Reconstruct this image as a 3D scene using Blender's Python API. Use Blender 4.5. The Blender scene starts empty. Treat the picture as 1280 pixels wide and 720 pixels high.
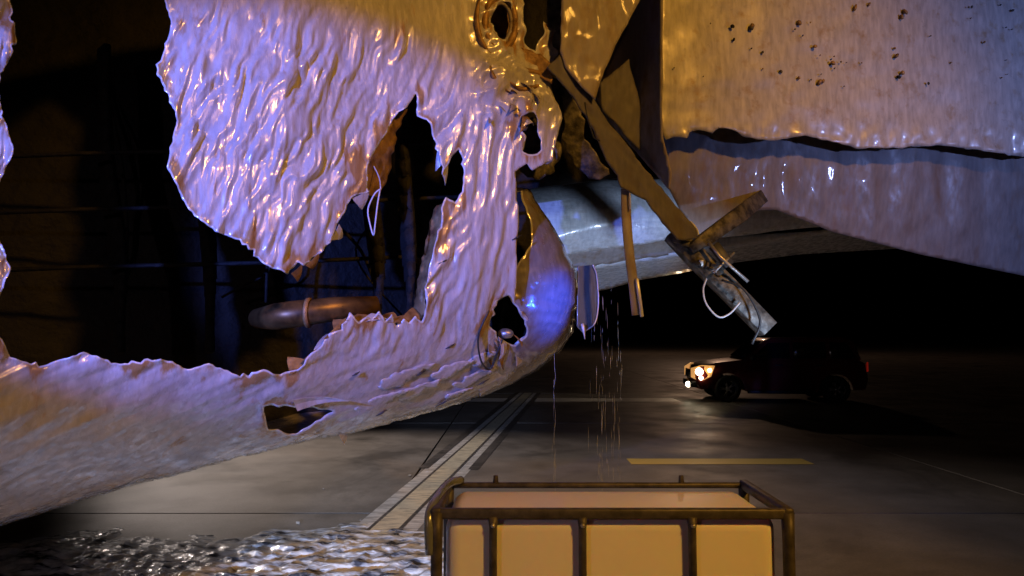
import bpy, bmesh, math, random
import numpy as np
from mathutils import Vector, Matrix

R = math.radians
random.seed(7)
scene = bpy.context.scene
C = scene.collection

# ------------------------------------------------------------------ camera
H = 1.75            # eye height
FPX = 850.0         # focal length in photo pixels (1280 wide)
PITCH = math.atan(58 / FPX)
cd = bpy.data.cameras.new('camera'); cam = bpy.data.objects.new('camera', cd); C.objects.link(cam)
cd.sensor_width = 36; cd.lens = 36 * FPX / 1280; cd.clip_start = 0.05; cd.clip_end = 3000
cam.location = (0, 0, H); cam.rotation_euler = (R(90) + PITCH, 0, 0)
scene.camera = cam

# ------------------------------------------------------------------ night sky and lamps
world = bpy.data.worlds.new('World'); scene.world = world; world.use_nodes = True
wn = world.node_tree.nodes; wl = world.node_tree.links
bg = wn['Background']; sky = wn.new('ShaderNodeTexSky'); sky.sky_type = 'NISHITA'; sky.sun_disc = False
sky.sun_elevation = R(-6); sky.sun_rotation = R(150)
wl.new(sky.outputs[0], bg.inputs[0]); bg.inputs[1].default_value = 0.05

def lamp(kind, name, loc, target, energy, color, size=0.1, cone=None, blend=0.3):
    ld = bpy.data.lights.new(name, kind); o = bpy.data.objects.new(name, ld); C.objects.link(o)
    o.location = loc; ld.energy = energy; ld.color = color
    if kind in ('POINT', 'SPOT'): ld.shadow_soft_size = size
    if kind == 'SPOT': ld.spot_size = R(cone); ld.spot_blend = blend
    o.rotation_euler = (Vector(target) - Vector(loc)).to_track_quat('-Z', 'Y').to_euler()
    return o
# sodium apron floodlight, high behind the right shoulder
lamp('SPOT', 'apron_light', (7.5, -6.5, 9.5), (0.5, 4.6, 1.7), 4200, (1.0, 0.46, 0.065), 0.4, 33, 0.8)
# fire engine standing behind the left shoulder: blue beacon, work lamp, plus a low spot added to brighten the foam
lamp('SPOT', 'emergency_beacon', (-2.6, -2.2, 2.6), (-1.13, 3.0, 2.33), 2500, (0.13, 0.20, 1.0), 0.05, 22.5, 0.45)
lamp('SPOT', 'engine_work_lamp', (-3.4, -2.6, 2.9), (-1.3, 3.2, 1.5), 60, (1.0, 0.74, 0.86), 0.08, 46, 0.6)
lamp('SPOT', 'foam_fill_spot', (-1.7, -3.0, 1.05), (-1.25, 5.2, 0.0), 6500, (0.50, 0.64, 1.0), 0.10, 14, 0.6)
# beacons of the vehicles on the right
lamp('SPOT', 'emergency_beacon', (4.6, 0.6, 2.0), (0.29, 4.25, 1.93), 5200, (0.02, 0.09, 1.0), 0.04, 5.5, 1.0)
lamp('SPOT', 'emergency_beacon', (8.5, -0.5, 2.6), (4.4, 5.6, 2.8), 1100, (0.30, 0.40, 1.0), 0.10, 46, 0.9)
# fill spot added to brighten the wing, and an apron mast beyond the hull
lamp('SPOT', 'wing_fill_spot', (2.6, 2.2, 0.5), (0.8, 6.4, 2.4), 600, (0.50, 0.66, 1.0), 0.12, 30, 0.7)
lamp('SPOT', 'apron_light', (-8.0, 13.0, 5.0), (-1.6, 9.2, 0.0), 3400, (1.0, 0.84, 0.76), 0.3, 48, 0.9)
lamp('POINT', 'apron_light', (16.0, 60.0, 14.0), (0, 0, 0), 1300, (1.0, 0.60, 0.38), 0.3)  # faint far lamp added to lift the distant ground out of black
vs = scene.view_settings
vs.view_transform = 'Standard'; vs.look = 'None'; vs.exposure = 0; vs.gamma = 1
scene.cycles.use_denoising = True
scene.cycles.max_bounces = 6

# ------------------------------------------------------------------ helpers
SP, CP = math.sin(PITCH), math.cos(PITCH)
def P(px, py, d):
    """photo pixel + distance along the ground -> world point"""
    u = (np.asarray(px, float) - 640) / FPX; v = (360 - np.asarray(py, float)) / FPX
    dy = CP - v * SP; dz = SP + v * CP
    k = np.asarray(d, float) / dy
    return np.stack([u * k, dy * k, H + dz * k], -1)
def PV(px, py, d): return Vector(P(px, py, d))

def perlin(x, y, seed=0):
    rng = np.random.RandomState(seed); perm = rng.permutation(256); perm = np.concatenate([perm, perm, perm])
    ang = rng.rand(256) * 2 * math.pi; gx, gy = np.cos(ang), np.sin(ang)
    xi = np.floor(x).astype(int); yi = np.floor(y).astype(int); xf = x - xi; yf = y - yi
    xi &= 255; yi &= 255
    def g(ix, iy, fx, fy):
        h = perm[perm[ix & 255] + (iy & 255)]
        return gx[h] * fx + gy[h] * fy
    u = xf ** 3 * (xf * (xf * 6 - 15) + 10); v = yf ** 3 * (yf * (yf * 6 - 15) + 10)
    a = g(xi, yi, xf, yf); b = g(xi + 1, yi, xf - 1, yf); c = g(xi, yi + 1, xf, yf - 1); d = g(xi + 1, yi + 1, xf - 1, yf - 1)
    return (a * (1 - u) + b * u) * (1 - v) + (c * (1 - u) + d * u) * v
def fbm(x, y, o=3, seed=0):
    s = 0; a = 1.0
    for k in range(o): s = s + a * perlin(x * 2 ** k, y * 2 ** k, seed + k); a *= 0.5
    return s
def ridged(x, y, o=2, seed=0):
    s = 0; a = 1.0
    for k in range(o): s = s + a * (1 - 2.2 * np.abs(perlin(x * 2 ** k, y * 2 ** k, seed + k))); a *= 0.5
    return s
def facet(x, y, o=2, seed=0):
    """creased sheet: random heights joined by flat triangles"""
    s = 0; a = 1.0
    for k in range(o):
        X, Y = x * 1.9 ** k, y * 1.9 ** k; X = X + 0.5 * Y
        hsh = np.random.RandomState(seed + k).rand(256 * 256)
        xi = np.floor(X).astype(int); yi = np.floor(Y).astype(int); fx = X - xi; fy = Y - yi
        g = lambda i, j: hsh[((i & 255) * 256 + (j & 255))]
        up = fx + fy < 1
        v = np.where(up, g(xi, yi) * (1 - fx - fy) + g(xi + 1, yi) * fx + g(xi, yi + 1) * fy,
                     g(xi + 1, yi + 1) * (fx + fy - 1) + g(xi, yi + 1) * (1 - fx) + g(xi + 1, yi) * (1 - fy))
        s = s + a * (v - 0.5); a *= 0.5
    return s
def smooth(a, b, x):
    t = np.clip((x - a) / (b - a), 0, 1); return t * t * (3 - 2 * t)
def inside(px, py, poly):
    p = np.asarray(poly, float); r = np.zeros(px.shape, bool); n = len(p)
    for i in range(n):
        x0, y0 = p[i]; x1, y1 = p[(i + 1) % n]
        if y0 == y1: continue
        c = ((y0 > py) != (y1 > py)) & (px < (x1 - x0) * (py - y0) / (y1 - y0) + x0); r ^= c
    return r
def nearest(px, py, polys):
    """distance to, and nearest point on, the outlines"""
    best = np.full(px.shape, 1e9); bx = px.copy(); by = py.copy()
    for poly in polys:
        p = np.asarray(poly, float); n = len(p)
        for i in range(n):
            x0, y0 = p[i]; x1, y1 = p[(i + 1) % n]; dx, dy = x1 - x0, y1 - y0; L = dx * dx + dy * dy
            if L == 0: continue
            t = np.clip(((px - x0) * dx + (py - y0) * dy) / L, 0, 1); qx = x0 + t * dx; qy = y0 + t * dy
            d = np.hypot(px - qx, py - qy); m = d < best
            best = np.where(m, d, best); bx = np.where(m, qx, bx); by = np.where(m, qy, by)
    return best, bx, by
def rough(poly, amp=2.0, step=5.0, seed=1, spike=0.0, open_=False):
    """a torn outline: subdivided and jittered"""
    rng = random.Random(seed); out = []; n = len(poly)
    for i in range(n):
        a = Vector(poly[i]); b = Vector(poly[(i + 1) % n]); L = (b - a).length; k = max(1, int(L / step))
        nrm = Vector((-(b - a).y, (b - a).x)); nrm = nrm / (nrm.length or 1)
        if open_ and i == n - 1: out.append(tuple(a)); break
        for j in range(k):
            q = a + (b - a) * (j / k)
            if j: q = q + nrm * (rng.uniform(-amp, amp) + (rng.random() < 0.2) * rng.uniform(-spike, spike))
            out.append((q.x, q.y))
    return out

def link(name, me, mat, parent=None):
    o = bpy.data.objects.new(name, me); C.objects.link(o)
    if mat: me.materials.append(mat)
    if parent: o.parent = parent
    return o
def empty(name, loc=(0, 0, 0), label=None, cat=None, group=None):
    o = bpy.data.objects.new(name, None); C.objects.link(o); o.location = loc; o.empty_display_size = 0.2
    tag(o, label, cat, group); return o
def tag(o, label=None, cat=None, group=None, kind=None):
    if label: o['label'] = label
    if cat: o['category'] = cat
    if group: o['group'] = group
    if kind: o['kind'] = kind
    return o
def local(o, parent):
    """the geometry is in world space: keep it there under a moved parent"""
    bpy.context.view_layer.update()
    o.parent = parent; o.matrix_parent_inverse = parent.matrix_world.inverted(); return o

def patch(name, outline, holes, depth, mat, parent, res=3.0, disp=None, thick=0.004, curl=0.0, seed=0):
    """a sheet laid out over an outline, with torn openings, relief and thickness"""
    o = np.asarray(outline, float); x0, y0 = o.min(0) - res; x1, y1 = o.max(0) + res
    nx = int((x1 - x0) / res) + 1; ny = int((y1 - y0) / res) + 1
    gx, gy = np.meshgrid(x0 + np.arange(nx) * res, y0 + np.arange(ny) * res)
    cx = (gx[:-1, :-1] + res / 2); cy = (gy[:-1, :-1] + res / 2)
    keep = inside(cx, cy, outline)
    for h in holes: keep &= ~inside(cx, cy, h)
    cnt = np.zeros(gx.shape, int)
    for a in (0, 1):
        for b in (0, 1): cnt[a:a + ny - 1, b:b + nx - 1] += keep
    used = cnt > 0; border = used & (cnt < 4)
    polys = [outline] + list(holes)
    dd, qx, qy = nearest(gx[border], gy[border], polys)
    ok = dd < res * 1.5
    tx = gx[border]; ty = gy[border]; tx[ok] = qx[ok]; ty[ok] = qy[ok]; gx[border] = tx; gy[border] = ty
    px = gx[used]; py = gy[used]
    if holes: hd, _, _ = nearest(px, py, holes)
    else: hd = np.full(px.shape, 1e3)
    D = depth(px, py)
    e = 1.0
    A = P(px, py, D); Bx = P(px + e, py, depth(px + e, py)) - A; By = P(px, py + e, depth(px, py + e)) - A
    nrm = np.cross(By, Bx); nrm /= np.linalg.norm(nrm, axis=1)[:, None] + 1e-12
    flip = (nrm * (A - np.array([0, 0, H]))).sum(1) > 0
    nrm[flip] *= -1
    if curl:
        n = perlin(px / 16, py / 16, seed + 40)
        A += nrm * (curl * np.clip(1 - hd / 16, 0, 1) ** 2 * (n * 2.2 - 0.15))[:, None]
    if disp is not None: A += nrm * disp(px, py)[:, None]
    idx = np.full(gx.shape, -1); idx[used] = np.arange(used.sum())
    f = np.stack([idx[:-1, :-1][keep], idx[1:, :-1][keep], idx[1:, 1:][keep], idx[:-1, 1:][keep]], -1)
    me = bpy.data.meshes.new(name); me.from_pydata(A.tolist(), [], f.tolist()); me.validate(); me.update()
    at = me.attributes.new('tear', 'FLOAT', 'POINT')
    v = np.clip(1 - hd / 26, 0, 1).astype(np.float32)
    if len(me.vertices) == len(v): at.data.foreach_set('value', v)
    me.shade_smooth()
    ob = link(name, me, mat, parent)
    if thick:
        m = ob.modifiers.new('thickness', 'SOLIDIFY'); m.thickness = thick; m.offset = -1
    return ob

def bm_box(bm, c, s, rot=None):
    r = bmesh.ops.create_cube(bm, size=1.0); M = Matrix.Translation(c) @ (rot.to_4x4() if rot else Matrix()) @ Matrix.Diagonal((*s, 1))
    bmesh.ops.transform(bm, matrix=M, verts=r['verts']); return r['verts']
def bm_tube(bm, pts, rad, seg=8, cap=True):
    pts = [Vector(p) for p in pts]; rings = []; up = None
    for i, p in enumerate(pts):
        t = (pts[min(i + 1, len(pts) - 1)] - pts[max(i - 1, 0)]).normalized()
        if up is None: up = t.orthogonal().normalized()
        up = (up - t * up.dot(t)).normalized(); s = t.cross(up)
        r = rad[i] if isinstance(rad, (list, tuple)) else rad
        rings.append([bm.verts.new(p + (up * math.cos(a) + s * math.sin(a)) * r) for a in [2 * math.pi * k / seg for k in range(seg)]])
    for a, b in zip(rings, rings[1:]):
        for k in range(seg): bm.faces.new((a[k], a[(k + 1) % seg], b[(k + 1) % seg], b[k]))
    if cap: bm.faces.new(rings[0][::-1]); bm.faces.new(rings[-1])
def bm_obj(name, bm, mat, parent=None, bevel=0.0, seg=2, smooth_=True):
    bmesh.ops.recalc_face_normals(bm, faces=bm.faces)
    me = bpy.data.meshes.new(name); bm.to_mesh(me); bm.free()
    if smooth_: me.shade_smooth()
    o = link(name, me, mat, parent)
    if bevel:
        m = o.modifiers.new('bevel', 'BEVEL'); m.width = bevel; m.segments = seg; m.limit_method = 'ANGLE'; m.angle_limit = R(35)
    return o
def tube(name, pts, rad, mat, parent=None, seg=8):
    bm = bmesh.new(); bm_tube(bm, pts, rad, seg); return bm_obj(name, bm, mat, parent)
def box(name, c, s, mat, parent=None, rot=None, bevel=0.0):
    bm = bmesh.new(); bm_box(bm, c, s, rot); return bm_obj(name, bm, mat, parent, bevel, smooth_=bool(bevel))
def bez(p, n=12):
    """smooth curve through points (Catmull-Rom)"""
    p = [Vector(q) for q in p]; p = [p[0] * 2 - p[1]] + p + [p[-1] * 2 - p[-2]]; out = []
    for i in range(1, len(p) - 2):
        for k in range(n):
            t = k / n; a, b, c, d = p[i - 1:i + 3]
            out.append(0.5 * (2 * b + (c - a) * t + (2 * a - 5 * b + 4 * c - d) * t * t + (3 * b - a - 3 * c + d) * t ** 3))
    return out + [p[-2]]

# ------------------------------------------------------------------ materials
def mat(name, color, rough_=0.5, metal=0.0, coat=0.0, **kw):
    m = bpy.data.materials.new(name); m.use_nodes = True; b = m.node_tree.nodes['Principled BSDF']
    b.inputs['Base Color'].default_value = (*color, 1); b.inputs['Roughness'].default_value = rough_
    b.inputs['Metallic'].default_value = metal; b.inputs['Coat Weight'].default_value = coat
    for k, v in kw.items(): b.inputs[k.replace('_', ' ')].default_value = v
    return m
class N:
    def __init__(s, m): s.t = m.node_tree; s.b = s.t.nodes['Principled BSDF']
    def new(s, kind, **kw):
        n = s.t.nodes.new(kind)
        for k, v in kw.items(): setattr(n, k, v)
        return n
    def l(s, a, b): s.t.links.new(a, b)
    def noise(s, scale, detail=4, stretch=(1, 1, 1), rough_=0.55, dist=0.0):
        tc = s.new('ShaderNodeTexCoord'); mp = s.new('ShaderNodeMapping'); mp.inputs['Scale'].default_value = stretch
        s.l(tc.outputs['Object'], mp.inputs[0]); n = s.new('ShaderNodeTexNoise'); s.l(mp.outputs[0], n.inputs['Vector'])
        n.inputs['Scale'].default_value = scale; n.inputs['Detail'].default_value = detail
        n.inputs['Roughness'].default_value = rough_; n.inputs['Distortion'].default_value = dist
        return n.outputs['Fac']
    def ramp(s, src, stops):
        r = s.new('ShaderNodeValToRGB'); e = r.color_ramp.elements
        while len(e) < len(stops): e.new(0.5)
        for el, (p, c) in zip(e, stops): el.position = p; el.color = (*c, 1) if len(c) == 3 else c
        s.l(src, r.inputs[0]); return r.outputs[0]
    def mix(s, fac, a, b):
        n = s.new('ShaderNodeMix', data_type='RGBA'); s.l(fac, n.inputs[0])
        for v, i in ((a, 6), (b, 7)):
            if isinstance(v, tuple): n.inputs[i].default_value = (*v, 1)
            else: s.l(v, n.inputs[i])
        return n.outputs[2]
    def math(s, op, a, b):
        n = s.new('ShaderNodeMath', operation=op)
        for v, i in ((a, 0), (b, 1)):
            if isinstance(v, (int, float)): n.inputs[i].default_value = v
            else: s.l(v, n.inputs[i])
        return n.outputs[0]
    def bump(s, h, dist=0.01, strength=1.0):
        n = s.new('ShaderNodeBump'); n.inputs['Distance'].default_value = dist; n.inputs['Strength'].default_value = strength
        s.l(h, n.inputs['Height']); s.l(n.outputs[0], s.b.inputs['Normal']); return n
BW = lambda v: (v, v, v)

def skin_material(name, paint=(0.62, 0.60, 0.60), primer=(0.42, 0.25, 0.10), lo=0.60, hi=0.70, bump=0.003, stretch=(1, 1, 0.28), coat=0.9, metal=0.08, rr=(0.12, 0.42)):
    m = mat(name, paint, 0.3, metal, coat, Coat_Roughness=0.05); n = N(m)
    at = n.new('ShaderNodeAttribute', attribute_name='tear')
    nz = n.noise(9, 5, stretch, 0.62)
    s = n.math('ADD', nz, n.math('MULTIPLY', at.outputs['Fac'], 0.20))
    mask = n.ramp(s, [(lo, BW(0)), (hi, BW(1))])
    dirt = n.noise(30, 4, (1, 1, 0.25))
    pc = n.mix(n.ramp(dirt, [(0.35, BW(0)), (0.75, BW(1))]), paint, tuple(c * 0.66 for c in paint))
    rim = n.ramp(at.outputs['Fac'], [(0.90, BW(0)), (0.94, BW(1))])
    n.l(n.mix(rim, n.mix(mask, pc, primer), (0.66, 0.66, 0.67)), n.b.inputs['Base Color'])
    n.l(n.ramp(n.noise(22, 4, stretch), [(0.3, BW(rr[0])), (0.7, BW(rr[1]))]), n.b.inputs['Roughness'])
    n.bump(n.noise(38, 4, (1, 1, 0.16), 0.6, 0.1), bump)
    return m
M = {}
M['skin'] = skin_material('torn_white_skin')
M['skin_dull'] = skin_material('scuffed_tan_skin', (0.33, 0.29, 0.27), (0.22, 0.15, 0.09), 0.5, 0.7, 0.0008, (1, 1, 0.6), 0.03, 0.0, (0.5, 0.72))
M['skin_smooth'] = skin_material('smooth_white_skin', (0.62, 0.60, 0.60), (0.4, 0.28, 0.18), 0.62, 0.8, 0.0010, (1, 1, 1), 1.0, 0.1, (0.12, 0.32))
M['wing'] = skin_material('wing_paint', (0.60, 0.62, 0.64), (0.42, 0.38, 0.34), 0.55, 0.8, 0.002, (0.5, 1, 2.5), 0.3, 0.0)
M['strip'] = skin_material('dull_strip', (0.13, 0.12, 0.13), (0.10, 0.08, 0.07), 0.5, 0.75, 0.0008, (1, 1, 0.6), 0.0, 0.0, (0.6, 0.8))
M['nose'] = skin_material('dark_glossy_skin', (0.36, 0.34, 0.37), (0.3, 0.22, 0.16), 0.6, 0.8, 0.0008, (1, 1, 1), 1.0, 0.35, (0.12, 0.3))
M['sheet'] = skin_material('dark_sheet', (0.20, 0.18, 0.18), (0.16, 0.11, 0.08), 0.5, 0.75, 0.0008, (1, 1, 0.5), 0.12, 0.0, (0.34, 0.6))  # mottled base, darker than the speckled panel
M['inner'] = mat('cavity_shade', (0.035, 0.028, 0.018), 0.8)  # near-black colour carries the shade inside the hull openings
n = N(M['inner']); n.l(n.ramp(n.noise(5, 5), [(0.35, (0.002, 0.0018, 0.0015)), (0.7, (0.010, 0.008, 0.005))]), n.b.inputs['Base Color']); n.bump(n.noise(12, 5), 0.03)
M['primer'] = mat('brown_primer', (0.30, 0.17, 0.06), 0.5, 0.2)
n = N(M['primer']); n.l(n.ramp(n.noise(14, 5), [(0.3, (0.10, 0.05, 0.02)), (0.65, (0.42, 0.25, 0.09))]), n.b.inputs['Base Color']); n.bump(n.noise(30, 4), 0.006)
M['brass'] = mat('amber_pipe', (0.42, 0.25, 0.07), 0.4, 0.5)
n = N(M['brass']); n.l(n.ramp(n.noise(11, 4), [(0.3, (0.04, 0.022, 0.008)), (0.7, (0.26, 0.15, 0.045))]), n.b.inputs['Base Color'])
M['alu'] = mat('bare_aluminium', (0.55, 0.53, 0.50), 0.35, 0.8)
n = N(M['alu']); n.l(n.ramp(n.noise(24, 4), [(0.3, BW(0.22)), (0.7, BW(0.55))]), n.b.inputs['Roughness']); n.bump(n.noise(40, 3), 0.003)
M['mech'] = mat('dark_mechanism', (0.20, 0.18, 0.15), 0.55, 0.4)  # mottled colour, lowered overall to carry the arm's dark shading
n = N(M['mech']); n.l(n.ramp(n.noise(16, 5), [(0.35, (0.02, 0.018, 0.016)), (0.65, (0.17, 0.155, 0.13))]), n.b.inputs['Base Color']); n.bump(n.noise(34, 4), 0.006)
M['wire'] = mat('pale_wire', (0.55, 0.55, 0.58), 0.4)
M['cable'] = mat('dark_cable', (0.03, 0.03, 0.03), 0.5)
M['plate'] = mat('grey_green_plate', (0.22, 0.25, 0.25), 0.25, 0.3, 0.4)
n = N(M['plate']); n.bump(n.noise(20, 4), 0.004)
M['edge'] = mat('bright_edge', (0.78, 0.78, 0.78), 0.3, 0.2)

# ------------------------------------------------------------------ ground
def ground_material(name, lo, hi, rl, rh):
    m = mat(name, hi, 0.4); n = N(m)
    a = n.noise(1.3, 6, (1, 1, 1), 0.6); b = n.noise(45, 3)
    n.l(n.mix(n.ramp(b, [(0.3, BW(0)), (0.75, BW(0.5))]), n.ramp(a, [(0.3, lo), (0.7, hi)]), tuple(c * 0.55 for c in lo)), n.b.inputs['Base Color'])
    st = n.ramp(n.noise(0.55, 6, (1, 1, 1), 0.65, 0.6), [(0.50, BW(1)), (0.66, BW(0.45))]); mx = n.new('ShaderNodeMix', data_type='RGBA', blend_type='MULTIPLY'); mx.inputs[0].default_value = 1.0
    n.l(n.b.inputs['Base Color'].links[0].from_socket, mx.inputs[6]); n.l(st, mx.inputs[7]); n.l(mx.outputs[2], n.b.inputs['Base Color'])
    n.l(n.ramp(n.noise(0.9, 5), [(0.35, BW(rl)), (0.65, BW(rh))]), n.b.inputs['Roughness'])
    n.bump(n.noise(120, 4), 0.004, 0.5); return m
M['apron'] = ground_material('damp_concrete', (0.13, 0.115, 0.10), (0.24, 0.215, 0.19), 0.38, 0.6)
M['joint'] = mat('joint_filler', (0.02, 0.019, 0.018), 0.8)

me = bpy.data.meshes.new('ground'); S = 1500
me.from_pydata([(-S, -S, -0.02), (S, -S, -0.02), (S, S, -0.02), (-S, S, -0.02)], [], [(0, 1, 2, 3)])
ground = tag(link('ground', me, M['joint']), kind='structure')
me_far = bpy.data.meshes.new('apron_far')
q = 6.8
xs0, xs1, ys0, ys1 = -3 * q - 1.2, 5 * q - 1.2, -q, 6 * q
me_far.from_pydata([(-S, -S, 0), (S, -S, 0), (S, S, 0), (-S, S, 0), (xs0, ys0, 0), (xs1, ys0, 0), (xs1, ys1, 0), (xs0, ys1, 0)], [],
                   [(0, 1, 5, 4), (1, 2, 6, 5), (2, 3, 7, 6), (3, 0, 4, 7)])
tag(link('apron', me_far, M['apron']), kind='structure')
bm = bmesh.new(); bm_box(bm, (0, 0, -0.0075), (q - 0.03, q - 0.03, 0.015)); slab_me = bpy.data.meshes.new('slab'); bm.to_mesh(slab_me); bm.free(); slab_me.materials.append(M['apron'])
for i in range(8):
    for j in range(7):
        o = bpy.data.objects.new('slab', slab_me); C.objects.link(o); o.parent = ground
        o.location = (xs0 + (i + .5) * q, ys0 + (j + .5) * q, 0)

def paint(name, color, w0, w1, edge):
    m = mat(name, color, 0.45); n = N(m)
    n.l(n.mix(n.ramp(n.noise(5, 6, (0.7, 4, 1), 0.72), [(w0, BW(0)), (w1, BW(1))]), color, edge), n.b.inputs['Base Color']); n.bump(n.noise(90, 3), 0.003); return m
M['line_pale'] = paint('worn_cream_paint', (0.58, 0.52, 0.38), 0.46, 0.62, (0.22, 0.20, 0.16))
M['line_dark'] = paint('black_border_paint', (0.035, 0.033, 0.03), 0.45, 0.62, (0.15, 0.13, 0.12))
M['line_white'] = paint('white_paint', (0.70, 0.66, 0.62), 0.6, 0.8, (0.3, 0.27, 0.25))
M['line_worn'] = paint('worn_white_paint', (0.60, 0.58, 0.55), 0.42, 0.64, (0.16, 0.145, 0.13))
M['line_yellow'] = paint('yellow_paint', (0.62, 0.43, 0.08), 0.6, 0.8, (0.25, 0.18, 0.06))
def G(px, py):
    v = (py - 360) / FPX; dz = SP - v * CP; dy = CP + v * SP; k = -H / dz
    return Vector(((px - 640) / FPX * k, dy * k, 0))
def strip(name, a, b, w, z, m, n=24):
    a, b = Vector(a), Vector(b); d = (b - a).normalized(); s = Vector((-d.y, d.x, 0)) * w / 2; vs_ = []; f = []
    for i in range(n + 1):
        p = a + (b - a) * (i / n); vs_ += [(p + s)[:2] + (z,), (p - s)[:2] + (z,)]
        if i: k = 2 * i; f.append((k - 2, k - 1, k + 1, k))
    me = bpy.data.meshes.new(name); me.from_pydata([tuple(v) for v in vs_], [], f)
    return tag(link(name, me, m), kind='structure')
A_, B_ = G(470, 672), G(652, 499)
dirn = (B_ - A_).normalized(); side = Vector((dirn.y, -dirn.x, 0))
strip('taxiway_line', A_ - dirn * 1.5, B_ + dirn * 2, 0.24, 0.006, M['line_pale'])
strip('taxiway_line_border', A_ - dirn * 1.5, B_ + dirn * 2, 0.60, 0.002, M['line_worn'])
for s_ in (-1, 1):
    strip('taxiway_line_gap', A_ + side * s_ * 0.135 - dirn * 1.2, B_ + side * s_ * 0.135 + dirn * 2, 0.045, 0.005, M['line_dark'])
    strip('taxiway_line_gap', A_ + side * s_ * 0.33 + dirn * 3.0, B_ + side * s_ * 0.33 + dirn * 2, 0.13, 0.0055, M['line_dark'])
strip('stand_line', G(560, 500), G(846, 500), 0.95, 0.004, M['line_white'])
strip('lead_in_line', G(786, 577), G(1010, 577), 0.42, 0.004, M['line_yellow'])

# foam lying on the concrete
M['foam'] = mat('wet_foam', (0.72, 0.74, 0.80), 0.25, 0.0, 0.6)
n = N(M['foam']); n.l(n.ramp(n.noise(6, 3, (0.6, 1.6, 1), 0.6), [(0.36, (0.07, 0.08, 0.11)), (0.47, (0.50, 0.53, 0.60)), (0.60, (0.86, 0.87, 0.90))]), n.b.inputs['Base Color']); n.bump(n.noise(22, 3, (0.7, 1.4, 1)), 0.012)
def foam():
    x = np.arange(-5.5, 1.3, 0.022); y = np.arange(1.2, 6.9, 0.022); gx, gy = np.meshgrid(x, y)
    edge = 6.05 + 0.55 * fbm(gx * 0.9, gy * 0.3, 3, 5) + (gx > -1.6) * 0.1
    edge = np.where(gx < -2.0, edge + (gx + 2.0) * 0.12, edge)
    h = 0.010 + 0.030 * ridged(gx * 3.4 + 0.4 * perlin(gx * 3, gy * 3, 8), gy * 4.2, 3, 9) * 0.8 + 0.024 * fbm(gx * 9, gy * 7, 3, 3)
    cover = np.clip((edge - gy) / 0.9, -1, 1); h = h * np.clip(cover + 0.5, 0, 1) - 0.02 * (cover < 0.15) * (0.2 - cover) - 0.006
    keep = (h[:-1, :-1] > -0.012) & (gy[:-1, :-1] < edge[:-1, :-1] + 0.3)
    idx = np.arange(gx.size).reshape(gx.shape)
    f = np.stack([idx[:-1, :-1][keep], idx[:-1, 1:][keep], idx[1:, 1:][keep], idx[1:, :-1][keep]], -1)
    me = bpy.data.meshes.new('foam'); me.from_pydata(np.stack([gx, gy, h + 0.004], -1).reshape(-1, 3).tolist(), [], f.tolist())
    bm = bmesh.new(); bm.from_mesh(me); bmesh.ops.delete(bm, geom=[v for v in bm.verts if not v.link_faces], context='VERTS'); bm.to_mesh(me); bm.free()
    me.shade_smooth(); o = link('foam', me, M['foam'])
    tag(o, 'lumpy white firefighting foam lying on the concrete beside the caged tank', 'foam', kind='stuff')
foam()

# ------------------------------------------------------------------ the wrecked aircraft
plane = empty('damaged_aircraft', (0, 4.6, 0), 'torn and crumpled white aircraft hull with a jagged hole, looming over the apron', 'airplane')
bpy.context.view_layer.update()
INV = plane.matrix_world.inverted()
def own(o, parent=plane):
    o.parent = parent
    if parent is plane: o.matrix_parent_inverse = INV
    return o

BOT = np.array([(-500, 860), (-300, 770), (-100, 690), (100, 626), (250, 585), (355, 555), (430, 544), (500, 526), (560, 509), (600, 497), (640, 480), (672, 462), (695, 444), (712, 424), (722, 400), (740, 360)], float)
def yb(x): return np.interp(x, BOT[:, 0], BOT[:, 1])
def hull(px, py):
    d = 3.0 + (px - 355) / 285 * 0.9
    d = np.where(px < 355, 3.0 + (px - 355) / 355 * 0.62, d)
    d = d + 0.22 * smooth(300, -250, py)
    s = np.clip((yb(px) - py) / 190.0, 0, 1)
    return d + 0.75 * (1 - np.sqrt(np.clip(1 - (1 - s) ** 2, 0, 1)))
def hull_relief(px, py):
    wx = 7 * perlin(px / 60, py / 60, 11); wy = 25 * perlin(px / 70, py / 80, 12)
    x, y = px + wx + (py - 200) * 0.10, py + wy
    m_left = smooth(645, 560, px) * smooth(470, 400, py) * smooth(-30, 60, py + 0.0 * px)
    m_or = smooth(-15, 40, (py - (px - 470) * 0.62))         # calm skin above the fold
    jx = x + 5 * perlin(px / 23, py / 31, 13); jy = y + 16 * perlin(px / 29, py / 37, 14)
    calm = 0.85 + 0.7 * smooth(-0.25, 0.3, fbm(px / 85, py / 75, 2, 15))
    crumple = (0.019 * facet(jx / 8.5, jy / 27, 2, 21) + 0.012 * facet(jx / 22, jy / 60, 1, 23) + 0.0030 * fbm(x / 5, y / 30, 1, 25)) * calm + 0.014 * facet(jx / 60, jy / 95, 1, 26)
    m_fold = smooth(560, 600, px) * smooth(80, 130, py) * smooth(440, 380, py)
    folds = 0.013 * ridged(x / 21, y / 190, 2, 31) + 0.024 * facet(jx / 12, jy / 85, 2, 33)
    m_mess = smooth(580, 610, px) * smooth(175, 130, py)
    mess = 0.035 * ridged((px * 0.5 + py * 0.9) / 34, (px - py) / 70, 2, 41) + 0.008 * fbm(px / 14, py / 14, 2, 43)
    al = (px * 0.94 - py * 0.34); ac = (px * 0.34 + py * 0.94)
    m_low = smooth(400, 450, py)
    low = 0.014 * facet(al / 90, ac / 16, 2, 51) + 0.006 * fbm(al / 70, ac / 24, 2, 53)
    return crumple * m_left * m_or * (1 - 0.6 * m_fold) + folds * m_fold + mess * m_mess + low * m_low + 0.02 * fbm(px / 130, py / 130, 2, 61)

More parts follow.
